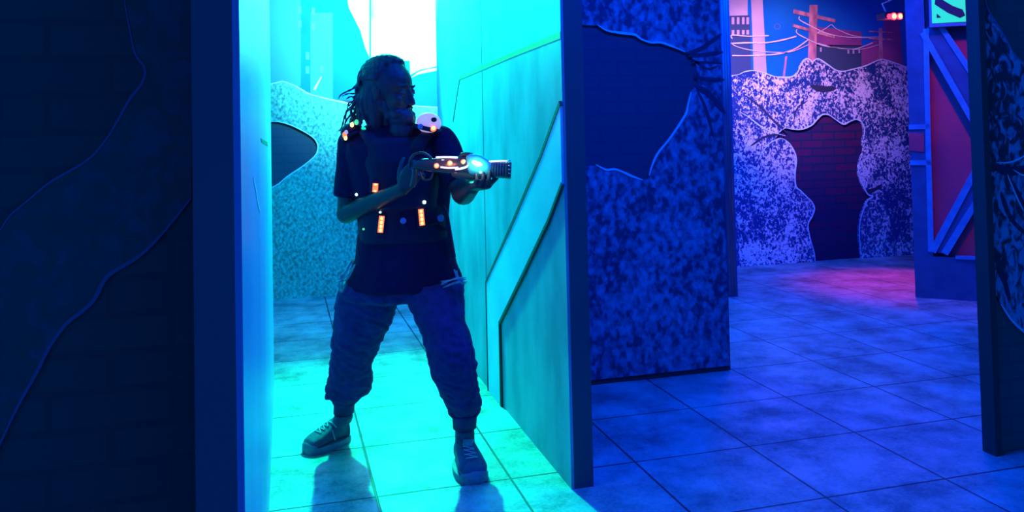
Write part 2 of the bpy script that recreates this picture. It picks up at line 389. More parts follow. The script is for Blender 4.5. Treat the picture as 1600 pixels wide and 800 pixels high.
# ---- cracked rock mural on the wall right of the corridor
uM1 = FM.hit(1138, 577)[0]
struct(obj('wall_middle', box(XR2, uM1, YM, YM+.10, 0, HW), MT['navy']))
t = thing('rock_mural', 'blue speckled rock mural with a dark hollow and branching cracks on the middle wall', 'mural', ((XR2+uM1)/2, YM, 0))
hole = [Vector((XR2+.004, FM.hit(926, 34)[1]))] + spline(V(px(FM, [(933, 41), (945, 48), (960, 51), (975, 53), (990, 55), (1000, 62), (1015, 67), (1030, 67), (1045, 72), (1060, 78), (1076, 86), (1086, 105), (1088, 130), (1078, 145), (1072, 165), (1068, 180), (1045, 215), (1025, 240), (1015, 262), (1010, 278), (1000, 281), (985, 276), (972, 270), (958, 265), (945, 265), (934, 259)])), 3) + [Vector((XR2+.004, FM.hit(928, 256)[1]))]
obj('rock_paint', prism(FM, [[(XR2+.001, .03), (uM1, .03), (uM1, HW-.02), (XR2+.001, HW-.02), (XR2+.001, hole[0].y)] + hole[1:-1] + [(XR2+.001, hole[-1].y)]], 0, .02), MT['rockM'], t)
obj('hollow', prism(FM, [[(XR2+.001, hole[-1].y-.1), (uM1-.02, hole[-1].y-.1), (uM1-.02, hole[0].y+.1), (XR2+.001, hole[0].y+.1)]], 0, .004), MT['brickdim'], t)['label'] = 'dark painted hollow with faint bricks'
for s in ([(932, 40), (945, 48), (960, 51), (975, 53), (990, 55), (1000, 62), (1015, 67), (1030, 67), (1045, 72), (1060, 78), (1068, 82)],
          [(1077, 144), (1072, 165), (1068, 180), (1045, 215), (1025, 240), (1016, 260), (1012, 274)],
          [(929, 257), (945, 265), (958, 264), (972, 269), (985, 275), (1002, 281)]):
    obj('outline_stroke', ribbon(FM, spline(V(px(FM, s)), 4), .016, .018, .023), MT['glowline'], t)
for s, wd in (([(1070, 84), (1090, 78), (1108, 66), (1124, 54)], .035), ([(1072, 88), (1100, 86), (1127, 82)], .03), ([(1078, 98), (1100, 98), (1126, 99)], .02), ([(1082, 120), (1105, 125), (1129, 125)], .03),
              ([(1084, 135), (1108, 150), (1130, 178)], .045), ([(1086, 140), (1100, 170), (1112, 215)], .02), ([(1078, 92), (1102, 108), (1120, 103)], .02)):
    obj('crack', ribbon(FM, spline(V(px(FM, s)), 4), wd, .018, .022), MT['crack'], t)
obj('base_gap_strip', ribbon(FM, [(XR2+.002, .015), (uM1, .015)], .028, 0, .012, taper=False), MT['groove'], t).name = 'base_strip'  # dark band along the foot of the mural
MT['edgestrip'] = mat('black_edge_strip', (.02, .03, .05), .7)
struct(obj('trim_1', box(uM1, uM1+.012, YM-.004, YM+.104, 0, HW), MT['edgestrip']))

# ---- narrow post with ridges behind the middle wall
pp = ground(1153, 463); YP = pp.y; xp1 = pp.x; xp0 = ground(1128, 463).x
t = thing('wall_post', 'narrow blue post with reddish vertical ridges beside the middle wall', 'post', ((xp0+xp1)/2, YP+.05, 0))
MT['postblue'] = mat('post_paint', (.05, .09, .22), .6); MT['rust'] = noisy('rusty_ridge', (.85, .28, .26), (.45, .12, .16), scale=14, rough=.5, stretch=(1, 1, .2))
obj('post_body', box(xp0, xp1, YP, YP+.12, 0, HW), MT['postblue'], t)
for k in range(3):
    x = xp0 + (xp1-xp0)*(.42+.18*k); bm = bmesh.new(); add_tube(bm, [(x, YP, .02), (x, YP, HW-.02)], .007, 8); obj('ridge', bm, MT['rust'], t, smooth=True)

# ---- backdrop, right part: rock arch over a brick opening
t = thing('rock_mural', 'white speckled rock arch mural around a brick doorway on the back wall', 'mural', (FB.hit(1290, 400)[0], YB, 0))
top = spline(V(px(FB, [(1100, 122), (1145, 118), (1158, 113), (1172, 111), (1190, 115), (1204, 120), (1216, 121), (1230, 121), (1240, 115), (1246, 103), (1253, 93), (1260, 94), (1264, 97), (1270, 93), (1276, 94), (1288, 102), (1300, 110), (1312, 112), (1330, 108), (1348, 103), (1368, 94), (1380, 95), (1395, 100), (1410, 105), (1440, 108), (1500, 110)])), 4)
op = spline(V(px(FB, [(1268, 413), (1267, 395), (1260, 370), (1257, 350), (1263, 338), (1267, 325), (1263, 315), (1256, 308), (1246, 298), (1238, 290), (1237, 270), (1239, 250), (1235, 235), (1226, 222), (1214, 216), (1204, 220)])), 4)
op2 = spline(V(px(FB, [(1214, 206), (1222, 200), (1233, 202), (1248, 202), (1262, 196), (1272, 186), (1280, 179), (1290, 180), (1300, 187), (1312, 194), (1322, 190), (1332, 187), (1341, 192), (1345, 205), (1342, 222), (1344, 235), (1338, 250), (1336, 270), (1342, 288), (1350, 303), (1358, 306), (1350, 312), (1344, 325), (1338, 345), (1337, 370), (1341, 403)])), 4)
uL, uR = FB.hit(1100, 400)[0], FB.hit(1500, 400)[0]
op[0].y = op2[-1].y = 0
poly = [Vector((uL, 0))] + op + op2 + [Vector((uR, 0))] + top[::-1]
obj('rock_board', prism(FB, [poly], .031, .06), MT['rockB'], t)
obj('brick_doorway', prism(FB, [[(uL+.6, 0), (uR-.5, 0), (uR-.5, 1.62), (uL+.6, 1.62)]], .002, .03), MT['brickred'], t)['label'] = 'reddish brick surface seen through the opening'
for s in (top, op[1:], op2[2:60], op2[62:-1]):
    obj('outline_stroke', ribbon(FB, s, .016, .06, .064), MT['glowline'], t)
for s in ([(1150, 175), (1165, 183), (1180, 195), (1200, 206), (1222, 212)], [(1180, 250), (1190, 232), (1200, 222), (1214, 216)], [(1222, 196), (1226, 185), (1234, 178)]):
    obj('outline_stroke', ribbon(FB, spline(V(px(FB, s)), 4), .014, .06, .063), MT['glowline'], t)
for s, wd in (([(1160, 150), (1180, 165), (1205, 190), (1225, 208)], .03), ([(1168, 228), (1190, 214), (1212, 210)], .03), ([(1235, 190), (1240, 170), (1256, 158)], .025), ([(1262, 135), (1280, 140), (1300, 138)], .08), ([(1344, 300), (1360, 296), (1372, 288)], .05)):
    obj('crack', ribbon(FB, spline(V(px(FB, s)), 4), wd, .06, .063), MT['crack'], t)
# ---- backdrop, left part (seen down the corridor)
t = thing('rock_mural', 'cyan lit rock mural with a dark hollow at the end of the corridor', 'mural', (FB.hit(540, 440)[0], YB, 0))
u0_, u1_ = FB.hit(330, 400)[0], FB.hit(740, 400)[0]
top = spline(V(px(FB, [(330, 150), (380, 140), (427, 131), (440, 128), (452, 131), (465, 137), (480, 146), (496, 151), (515, 156), (535, 160), (560, 166), (600, 170), (640, 166), (700, 170), (740, 176)])), 4)
hl = spline(V(px(FB, [(380, 210), (400, 196), (427, 190), (450, 194), (470, 203), (488, 214), (496, 226), (494, 240), (482, 252), (466, 264), (448, 276), (430, 290), (405, 296), (385, 270), (378, 240)])), 3, closed=True)
poly = [Vector((u0_, 0)), Vector((u1_, 0))] + top[::-1]
obj('rock_board', prism(FB, [poly, hl], .031, .06), MT['rockC'], t)
obj('hollow', prism(FB, [[(u0_+.1, .8), (u1_-.9, .8), (u1_-.9, 1.75), (u0_+.1, 1.75)]], .002, .03), MT['brickdim'], t)
obj('outline_stroke', ribbon(FB, top, .016, .06, .064), MT['glowline'], t)
obj('outline_stroke', ribbon(FB, hl[4:], .012, .06, .064), MT['glowline'], t)

# ---- painted skyline above the rocks
t = thing('skyline_mural', 'painted night city skyline with telegraph poles and wires above the rock murals', 'mural', (FB.hit(900, 300)[0], YB, 1.6))
t['_org'] = t.location[:]
MT['tower'] = noisy('pale_tower_paint', (.62, .52, .62), (.50, .44, .56), scale=4, rough=.6); MT['towerdark'] = mat('dark_building_paint', (.03, .07, .16), .8)
MT['white'] = mat('white_sky_paint', (.92, .95, .95), .6); MT['win'] = mat('window_paint', (.55, .42, .62), .6); MT['pole'] = noisy('pole_paint', (.80, .38, .42), (.34, .14, .26), scale=16, rough=.6, stretch=(1, 1, .3))
MT['hazeglow'] = noisy('red_haze_and_glow_paint', (.40, .09, .28), (.24, .06, .26), scale=3, rough=.7); MT['win2'] = mat('teal_window_paint', (.10, .50, .60), .7); MT['midb'] = mat('teal_building_paint', (.03, .26, .40), .7)
MT['cloud'] = noisy('cloud_paint', (.92, .95, .95), (.30, .88, .92), scale=2.3, rough=.6, lo=.56, hi=.72)
def flat(name, pts, m, o0=0, o1=.003, **k): return obj(name, prism(FB, [px(FB, pts)], o0, o1), m, t)
flat('painted_building_or_glow', [(1120, -40), (1168, -40), (1168, 24), (1120, 25)], MT['tower'])
flat('painted_building_or_glow', [(1120, 25), (1171, 24), (1174, 118), (1120, 118)], MT['towerdark'])
flat('painted_building_or_glow', [(1172, -40), (1189, -40), (1198, 122), (1178, 122)], MT['tower'], 0, .005)
for y in (27, 47):
    for x in (1143, 1151, 1159, 1166): flat('painted_window', [(x, y), (x+4, y), (x+4, y+(11 if y < 30 else 7)), (x, y+(11 if y < 30 else 7))], MT['win'], .003, .005)
flat('painted_haze', [(1276, 42), (1346, 50), (1346, 72), (1276, 72)], MT['hazeglow'])
flat('painted_building_or_glow', [(1276, 70), (1346, 71), (1346, 115), (1276, 115)], MT['towerdark'])
flat('painted_building_or_glow', [(1346, 73), (1380, 57), (1381, 110), (1346, 110)], MT['hazeglow'])
flat('painted_building_or_glow', [(1381, 20), (1404, 20), (1412, 115), (1381, 115)], MT['hazeglow'])  # no building: red glow of the effect lamp, painted into the wall colour
for x, y in ((1281, 74), (1324, 77), (1332, 77), (1341, 76)): flat('painted_window', [(x, y), (x+2.5, y), (x+2.5, y+7), (x, y+7)], MT['win'], .003, .005)
pl = flat('telegraph_pole', [(1265, 8), (1277, 8), (1274, 112), (1262, 112)], MT['pole'], 0, .008); pl['label'] = 'tall pink telegraph pole with two crossarms'
for a, b, wd in (((1239, 18), (1304, 33), .045), ((1238, 40), (1303, 58), .055)):
    obj('crossarm', ribbon(FB, px(FB, [a, b]), wd, .008, .013, taper=False), MT['pole'], pl)
p2_ = flat('telegraph_pole', [(1373, 44), (1378, 44), (1379, 108), (1374, 108)], MT['pole'], .003, .008); p2_['label'] = 'small distant telegraph pole'
for a, b, wd in (((1357, 49), (1393, 51), .02), ((1357, 60), (1395, 62), .025)):
    obj('crossarm', ribbon(FB, px(FB, [a, b]), wd, .008, .012, taper=False), MT['pole'], p2_)
flat('painted_stick', [(1227, 88), (1230, 88), (1226, 119), (1223, 119)], MT['pole'])
MT['wire'] = mat('wire_paint', (.9, .8, .95), .5)
for s, wd in (([(1143, 61), (1143, 55), (1170, 57), (1200, 56)], .013), ([(1141, 68), (1170, 67), (1195, 67), (1220, 63), (1243, 57)], .016), ([(1141, 67), (1150, 73), (1175, 79), (1210, 82), (1235, 81), (1262, 70)], .009),
              ([(1143, 87), (1175, 87), (1210, 85), (1238, 78), (1262, 62)], .016), ([(1244, 46), (1244, 52), (1258, 60), (1280, 70), (1300, 74), (1330, 77), (1350, 72), (1362, 67)], .011),
              ([(1248, 26), (1248, 31), (1262, 39), (1290, 52), (1320, 58), (1357, 59)], .011), ([(1276, 52), (1290, 44), (1298, 39), (1305, 45), (1325, 54), (1345, 58), (1372, 58)], .009), ([(1278, 68), (1310, 76), (1345, 77), (1372, 70)], .007)):
    obj('painted_wire', ribbon(FB, spline(V(px(FB, s)), 5), wd, .013, .016, taper=False), MT['wire'], t)
obj('painted_ring', ribbon(FB, spline(V(px(FB, [(1215, 37), (1219, 40), (1217, 45), (1212, 45), (1210, 41), (1213, 37)])), 4, closed=True), .008, 0, .003, taper=False), MT['dimline'], t)
# left of the skyline, down the corridor
flat('painted_cloud', [(533, -60), (577, -60), (577, 89), (571, 76), (563, 48), (553, 28), (545, 12)], MT['white'])
flat('painted_cloud', [(580, -60), (685, -60), (685, 103), (672, 106), (656, 109), (641, 117), (640, 95), (580, 95)], MT['cloud']) 
flat('painted_cloud', [(641, 122), (655, 116), (670, 113), (684, 110), (682, 106), (668, 108), (654, 112)], MT['white'], .003, .005)
flat('painted_building_or_glow', [(578.3, -60), (579.2, -60), (579.5, 95), (577, 95)], MT['midb'], .003, .005)
flat('painted_building_or_glow', [(427, -40), (470, -40), (470, 135), (400, 135)], MT['midb'])
flat('painted_building_or_glow', [(485, 20), (520, 20), (520, 155), (485, 155)], MT['midb'])
for x, y in ((466, 10), (466, 32), (478, 82), (478, 104), (500, 103), (487, 12), (487, 36)): flat('painted_window', [(x, y), (x+5, y), (x+5, y+11), (x, y+11)], MT['win2'], .003, .005)
flat('painted_stick', [(501, 120), (503, 120), (493, 141), (489, 140)], MT['white'], .003, .007)

# ---- truss panel in the right hand room
q0, q1 = ground(1431, 463), ground(1524, 469)
qa = (q1-q0).normalized(); qn = Vector((qa.y, -qa.x, 0))
if qn.dot(q0-CAM) > 0: qn = -qn
FQ = Frame(q0, qa, qn)
MT['orange'] = noisy('orange_red_paint', (.70, .06, .11), (.45, .04, .11), scale=3.0, detail=6, rough=.6)
MT['beam'] = noisy('grey_blue_beam', (.01, .09, .20), (.015, .12, .26), scale=9, rough=.6); MT['beamedge'] = noisy('pale_blue_beam_edge', (.02, .28, .50), (.03, .38, .62), scale=14, rough=.6)  # paler blue for beam outlines and brackets
t = thing('truss_panel', 'orange red panel with a blue diagonal steel truss at the right of the doorway', 'panel', FQ.pt(.4, 0))
L = 1.75
obj('panel_board', prism(FQ, [[(.12, .0), (L, .0), (L, HW-.01), (.12, HW-.01)]], -.06, 0), MT['orange'], t)
HQ = lambda *P: px(FQ, P)
y0, y1 = FQ.hit(1431, 250)[1], FQ.hit(1431, 202)[1]
obj('post', prism(FQ, [[(0, 0), (.14, 0), (.14, HW-.01), (0, HW-.01)]], -.06, .05), MT['beam'], t)
obj('post_edge', ribbon(FQ, HQ((1447, 46), (1450, 200), (1455, 392)), .045, .0, .062, taper=False), MT['beamedge'], t)
cap = obj('post_bracket', prism(FQ, [[(-.005, y0), (.15, y0), (.15, y0-.04), (-.005, y0-.04)]], .0, .062), MT['beamedge'], t)
obj('post_bracket', prism(FQ, [[(-.005, y1), (.15, y1), (.15, y1+.04), (-.005, y1+.04)]], .0, .062), MT['beamedge'], t)
obj('orange_inset', prism(FQ, [HQ((1421, 207), (1444, 209), (1444, 237), (1421, 235))], .05, .058), MT['orange'], t)['label'] = 'small orange square on the post'
def beam(a0, b0, c0, d0):                           # beam body between two edge lines a0-b0 and c0-d0
    obj('diagonal_beam', prism(FQ, [HQ(a0, b0, d0, c0)], 0, .05), MT['beam'], t)
    for e in ((a0, b0), (c0, d0)): obj('beam_edge', ribbon(FQ, HQ(*e), .055, .0, .064, taper=False), MT['beamedge'], t)
beam((1442, 52), (1560, 260), (1462, 30), (1560, 178))
beam((1457, 392), (1560, 200), (1476, 395), (1560, 258))
obj('base_beam', prism(FQ, [[(.14, 0), (L, 0), (L, .34), (.14, .34)]], 0, .05), MT['beam'], t)
obj('beam_edge', ribbon(FQ, [(.30, .34), (L, .34)], .03, .0, .064, taper=False), MT['beamedge'], t)
# sign above it
MT['signgreen'] = mat('sign_green', (.03, .5, .2), .4, emit=(.02, .85, .30), estr=.8); MT['signblack'] = mat('sign_black', (.01, .02, .05), .5); MT['signframe'] = mat('sign_frame', (.06, .20, .4), .5)
t = thing('warning_sign', 'backlit green sign with a dark diagonal bar above the truss panel', 'sign', FQ.pt(.5, 2.25))
sp = HQ((1455, -45), (1520, -45), (1520, 37), (1457, 39))
obj('sign_case', prism(FQ, [[(sp[3][0]-.02, sp[3][1]-.03), (sp[2][0]+.25, sp[2][1]-.03), (sp[1][0]+.25, sp[1][1]+.1), (sp[0][0]-.02, sp[0][1]+.1)]], .07, .12), MT['signframe'], t)
obj('sign_face', prism(FQ, [[(sp[3][0], sp[3][1]), (sp[2][0]+.23, sp[2][1]), (sp[1][0]+.23, sp[1][1]+.08), (sp[0][0], sp[0][1]+.08)]], .12, .125), MT['signgreen'], t)
obj('sign_bar', prism(FQ, [HQ((1462, -4), (1470, 1), (1488, 12), (1504, 18), (1508, 27), (1500, 31), (1481, 23), (1461, 10))], .125, .128), MT['signblack'], t)
obj('sign_mark', prism(FQ, [HQ((1464, 24), (1464, 31), (1471, 30))], .125, .128), MT['signblack'], t)

# ---- dark partition end and rock mural at the far right
ps = ground(1535, 717); YS = ps.y; FS = Frame((0, YS, 0), (1, 0, 0), (0, -1, 0))
xs0 = Frame((0, YS+.07, 0), (1, 0, 0), (0, -1, 0)).hit(1533, 640)[0]; xs1 = FS.hit(1554, 400)[0]
struct(obj('wall_front_right', box(xs1+.001, xs1+3.2, YS+.03, YS+.07, 0, HW), MT['navy']))
MT['darkpost'] = mat('dark_post_paint', (.03, .07, .065), .7, spec=.2)
struct(obj('trim_2', box(xs0, xs1, YS, YS+.07, 0, HW), MT['darkpost']))
FS2 = Frame((0, YS+.03, 0), (1, 0, 0), (0, -1, 0))
t = thing('rock_mural', 'blotchy blue rock mural with bright scratches at the far right edge', 'mural', (xs1+.8, YS+.03, 0))
tp = spline(V(px(FS2, [(1528, -40), (1538, 10), (1555, 40), (1570, 65), (1585, 90), (1610, 105), (1700, 140)])), 4)
bt = spline(V(px(FS2, [(1540, 440), (1560, 472), (1572, 493), (1585, 508), (1600, 520), (1660, 580)])), 4)
cl = lambda P: [Vector((max(xs1+.001, p.x), min(HW-.02, p.y))) for p in P]
obj('rock_paint', prism(FS2, [cl(tp) + cl(bt)[::-1]], .002, .012), MT['rockS'], t)
obj('brick_paint', prism(FS2, [[(xs1+.001, 0), (xs1+2.5, 0), (xs1+2.5, HW-.02), (xs1+.001, HW-.02)]], 0, .002), MT['brickdark'], t)
obj('outline_stroke', ribbon(FS2, [p for p in tp if p.x > xs1], .01, .012, .014), MT['dimline'], t)
for s, wd in (([(1560, 474), (1572, 493), (1585, 508), (1600, 521), (1640, 560)], .012), ([(1553, 254), (1570, 254), (1585, 250), (1602, 240), (1625, 228)], .008), ([(1579, 265), (1590, 272), (1602, 276), (1630, 290)], .008), ([(1570, 272), (1577, 290), (1588, 315), (1596, 330)], .007)):
    obj('outline_stroke', ribbon(FS2, spline(V(px(FS2, s)), 4), wd, .012, .015), MT['glowline'], t)
for s, wd in (([(1553, 262), (1575, 268), (1600, 262)], .05), ([(1572, 275), (1590, 310), (1606, 340)], .03), ([(1560, 300), (1575, 340), (1604, 370)], .025), ([(1556, 420), (1566, 440), (1574, 470)], .03)):
    obj('crack', ribbon(FS2, spline(V(px(FS2, s)), 4), wd, .012, .014), MT['crack'], t)

# ---- red effect lamp hanging by the back wall
lp = at(1391, 22, 8.15)
t = thing('effect_lamp', 'small hanging lamp with three red lights high in front of the skyline', 'lamp', lp)
MT['black'] = mat('black_metal', (.03, .04, .07), .4); MT['red'] = mat('red_light', (.8, .05, .05), .3, emit=(1, .02, .06), estr=5); MT['redhot'] = mat('red_light_core', (.9, .5, .2), .3, emit=(1, .45, .12), estr=5)
bm = bmesh.new(); add_box(bm, lp+Vector((0, 0, -.02)), CR, (0, 1, 0), (0, 0, 1), .20, .12, .07); obj('lamp_body', bm, MT['black'], t, bevel=.01)
bm = bmesh.new(); add_tube(bm, [lp+Vector((-.05, 0, .02)), lp+Vector((-.09, 0, .10)), lp+Vector((.02, 0, .14))], .008, 8); add_tube(bm, [lp+Vector((0, .0, .13)), Vector((lp.x, lp.y, HW))], .012, 8); obj('hanging_rod', bm, MT['white'], t)
for dx, r, m_ in ((-.05, .018, 'red'), (-.008, .026, 'redhot'), (.052, .024, 'redhot')):
    bm = bmesh.new(); c = lp+CR*dx+Vector((0, -.062, -.03)); add_ell(bm, c, (r, 0, 0), (0, r*.6, 0), (0, 0, r)); lens = obj('lens', bm, MT[m_], t, smooth=True)
    bm = bmesh.new(); add_tube(bm, [c+Vector((0, .008, 0)), c+Vector((0, -.004, 0))], r*1.35, 16); obj('lens_ring', bm, MT['red'], lens, smooth=False)
light('red_floor_spot', 'SPOT', lp+Vector((0, -.12, -.07)), (1, .01, .12), 230, ground(1405, 443), spot_size=math.radians(48), spot_blend=1, shadow_soft_size=.03)
light('red_wall_glow', 'POINT', lp+Vector((.0, -.02, -.14)), (1, .05, .10), 3.0, shadow_soft_size=.05)
light('truss_red_spot', 'SPOT', Vector((q0.x-.3, q0.y-1.4, 3.2)), (1, .05, .10), 42, FQ.pt(.55, 1.5), spot_size=math.radians(75), spot_blend=1, shadow_soft_size=.1)

# ================================================================ the player
from mathutils.bvhtree import BVHTree
RT = Vector((CR.x, CR.y, 0)).normalized(); DP = Vector((fw.x, fw.y, 0)).normalized(); UP = Vector((0, 0, 1))
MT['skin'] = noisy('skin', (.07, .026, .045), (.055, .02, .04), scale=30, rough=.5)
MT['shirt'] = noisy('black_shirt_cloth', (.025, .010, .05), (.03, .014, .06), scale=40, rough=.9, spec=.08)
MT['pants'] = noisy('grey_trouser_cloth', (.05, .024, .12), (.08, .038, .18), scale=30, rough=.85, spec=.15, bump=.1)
MT['hair'] = noisy('dark_hair', (.02, .014, .045), (.035, .024, .065), scale=60, rough=.55, stretch=(1, 1, .3))
MT['vest'] = mat('vest_plastic', (.02, .008, .045), .6, spec=.25); MT['vestcloth'] = mat('vest_webbing', (.02, .015, .04), .7)
MT['pad'] = mat('pad_shell', (.75, .72, .78), .3, emit=(.62, .40, .85), estr=.55)
MT['orangeled'] = mat('orange_led', (.9, .3, .1), .3, emit=(1, .16, .02), estr=1.6); MT['yellowled'] = mat('yellow_led_core', (.9, .6, .2), .3, emit=(1, .55, .14), estr=3.2)
MT['whiteled'] = mat('white_cyan_led', (.8, .9, .9), .3, emit=(.45, 1, .95), estr=3); MT['greenled'] = mat('green_led', (.2, .8, .3), .3, emit=(.1, .8, .25), estr=.8)
MT['shoe'] = noisy('canvas_shoe', (.07, .06, .13), (.12, .10, .20), scale=35, rough=.7); MT['rubber'] = noisy('pale_rubber', (.16, .17, .26), (.24, .25, .36), scale=20, rough=.55); MT['lace'] = mat('lace', (.40, .42, .48), .7)
MT['sole'] = mat('dark_sole', (.04, .05, .07), .7)
person = thing('person', 'person with long dreadlocks in dark shirt and grey trousers aiming a light-up blaster sideways', 'person', (ground(630, 728)))
def S_(x, y, d, hw, dep, e=.9, sd=None, fd=None):    # one torso or limb section: centre pixel, depth, half width in pixels, half depth in metres
    return (at(x, y, d), (sd or RT)*hw*d/1300, (fd or DP)*dep, e)
# --- torso faces the camera, turned a little towards the blaster
tw = math.radians(14); TS = (RT*math.cos(tw) + DP*math.sin(tw)); TF = (DP*math.cos(tw) - RT*math.sin(tw))
def torso(bm, g=0.0, lo=440, hi=196):
    rows = [(446, 633, 86, .135), (425, 634, 83, .138), (400, 633, 77, .135), (360, 631, 72, .130), (320, 630, 72, .135), (275, 627, 77, .145), (240, 622, 82, .14), (222, 620, 80, .125), (208, 617, 66, .10), (196, 613, 40, .075)]
    add_loft(bm, [S_(x, y, 3.55, hw+g*366, dp+g, .85, TS, TF) for y, x, hw, dp in rows if hi <= y <= lo])
shR, elR, wrR = at(551, 226, 3.56), at(541, 334, 3.50), at(629, 295, 3.28)
shL, elL, wrL = at(690, 219, 3.53), at(724, 301, 3.38), at(738, 291, 3.19)
# --- body: one continuous skin
bm = bmesh.new()
add_loft(bm, [S_(x, y, 3.55, hw, dp, .9, TS, TF) for y, x, hw, dp in [(455, 633, 66, .11), (425, 633, 66, .115), (380, 632, 58, .10), (320, 629, 58, .105), (270, 626, 66, .115), (235, 622, 70, .11), (212, 617, 58, .08), (200, 614, 34, .06)]])
HC = at(609, 143, 3.50)                              # centre of the skull
fa = math.radians(-24); FD_ = (RT*math.cos(fa) + DP*math.sin(fa)); HF = (FD_ - UP*.10).normalized(); HS = HF.cross(UP).normalized(); HU = HS.cross(HF).normalized(); HF = HF*1.13; HS = HS*1.12; HU = HU*1.13
hp = lambda f, s, u: HC + HF*f + HS*s + HU*u          # head coordinates: forward, to his right, up
add_cap(bm, at(612, 212, 3.55), HC-HU*.07-HF*.015, .062, .056)
add_ell(bm, hp(-.012, 0, .028), HF*.098, HS*.078, HU*.088)       # cranium
add_ell(bm, hp(.030, 0, -.035), HF*.060, HS*.060, HU*.085)       # face
add_ell(bm, hp(.045, 0, -.092), HF*.036, HS*.036, HU*.026)       # chin
add_ell(bm, hp(.062, 0, .022), HF*.024, HS*.056, HU*.012)        # brow
for s in (-1, 1):
    add_ell(bm, hp(.055, s*.040, -.030), HF*.028, HS*.022, HU*.022)   # cheek
    add_cap(bm, hp(-.01, s*.058, -.05), hp(.045, s*.026, -.095), .022, .018)   # jaw
    add_ell(bm, hp(-.012, s*.079, -.010), HF*.020, HS*.009, HU*.032)  # ear
    add_ell(bm, hp(.093, s*.011, -.040), HF*.010, HS*.009, HU*.008)   # nostril
for s in (-1, 1):
    add_ell(bm, hp(.0745, s*.031, .009), HF*.0135, HS*.015, HU*.006); add_ell(bm, hp(.0735, s*.031, -.008), HF*.0125, HS*.014, HU*.005)   # eyelids
add_cap(bm, hp(.083, 0, .008), hp(.102, 0, -.036), .010, .012)   # nose
add_ell(bm, hp(.084, 0, -.062), HF*.012, HS*.022, HU*.006); add_ell(bm, hp(.082, 0, -.073), HF*.012, HS*.019, HU*.007)
add_cap(bm, shR, elR, .052, .040); add_cap(bm, elR, wrR, .042, .027)
add_cap(bm, shL, elL, .052, .048); add_cap(bm, elL, wrL, .051, .032)
for s0, s1, r0_, r1_ in ((at(612, 220, 3.55), shR, .06, .055), (at(618, 220, 3.55), shL, .06, .055)): add_cap(bm, s0, s1, r0_, r1_)
hipR, hipL = at(590, 450, 3.60), at(676, 450, 3.54); knR, knL = at(553, 556, 3.66), at(702, 560, 3.42); anR, anL = at(538, 642, 3.83), at(726, 664, 3.56)
for a, b, c in ((hipR, knR, anR), (hipL, knL, anL)): add_cap(bm, a, b, .078, .052); add_cap(bm, b, c, .050, .034)
def rot(v, ax, ang): return Matrix.Rotation(ang, 3, ax) @ v
def hand(bm, w_, d, n, thumb, curls, tc=.5, k=1.0, spread=.03):
    d = d.normalized(); n = (n - d*n.dot(d)).normalized(); s = d.cross(n).normalized()
    if s.dot(thumb) < 0: s = -s
    ax = d.cross(n).normalized()
    add_loft(bm, [(w_-d*.012, s*.024*k, n*.020*k, .8), (w_+d*.012, s*.029*k, n*.019*k, .8), (w_+d*.045, s*.040*k, n*.017*k, .75), (w_+d*.078, s*.041*k, n*.014*k, .75), (w_+d*.092*k, s*.036*k, n*.009*k, .75)], 20)
    nails = []
    for i, (ln, off) in enumerate(((.070, 1.5), (.078, .5), (.073, -.5), (.058, -1.5))):
        p = w_ + d*(.084-.004*abs(off-.5))*k + s*off*.0205*k; v = (d + s*off*spread).normalized(); r = .0088*k
        for j, fr in enumerate((.45, .31, .24)):
            v = rot(v, ax, curls[j] + .06*i)
            q = p + v*ln*fr*k*1.12; add_cap(bm, p, q, r, r*.93, 10); p = q; r *= .93
        nails.append((p, v))
    p = w_ + d*.022*k + s*.030*k; v = (d*.72 + s*.62 + n*.30).normalized()
    for ln, r in ((.036, .0125), (.032, .0105), (.026, .0095)):
        q = p + v*ln*k; add_cap(bm, p, q, r*k, r*k*.92, 12); p = q; v = (v + n*tc).normalized()
hand(bm, wrR, RT*.50 + UP*.75 - DP*.30, DP + RT*.35, UP, (.75, .95, .7), .35)
hand(bm, wrL, RT*.42 - DP*.72 + UP*.05, UP*1.0 + RT*.1, RT, (.62, .75, .5), .55)
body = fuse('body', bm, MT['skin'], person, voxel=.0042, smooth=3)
# --- T-shirt
def crease(amp, sc, st=(1, 1, 1), seed=0):
    return lambda p: amp*(noise.noise(Vector((p.x*sc*st[0]+seed, p.y*sc*st[1], p.z*sc*st[2]))) + .5*noise.noise(Vector((p.x*sc*2.3*st[0], p.y*sc*2.3, p.z*sc*2.3*st[2]+seed))))
bm = bmesh.new(); torso(bm)
add_cap(bm, at(606, 222, 3.55), shR, .075, .068); add_cap(bm, at(628, 220, 3.55), shL, .075, .066)
add_cap(bm, shR, shR.lerp(elR, .55), .068, .061); add_loft(bm, [(shR.lerp(elR, f), RT*r, DP*r, 1) for f, r in ((.1, .066), (.5, .060), (.72, .062), (.735, .058))])
ax_ = (elL-shL).normalized(); a1, a2 = frame_of(ax_)
add_cap(bm, shL, shL.lerp(elL, .5), .066, .058); add_loft(bm, [(shL.lerp(elL, f), a1*r, a2*r, 1) for f, r in ((.1, .064), (.5, .060), (.80, .060), (.83, .055))])
add_loft(bm, [S_(x, y, 3.55, hw, dp, .85, TS, TF) for y, x, hw, dp in ((450, 634, 90, .150), (445, 634, 93, .152), (430, 633, 90, .148), (405, 633, 79, .136))])
fuse('t_shirt', bm, MT['shirt'], person, voxel=.007, smooth=4, wrinkle=crease(.012, 7, (1, 1, .8)))
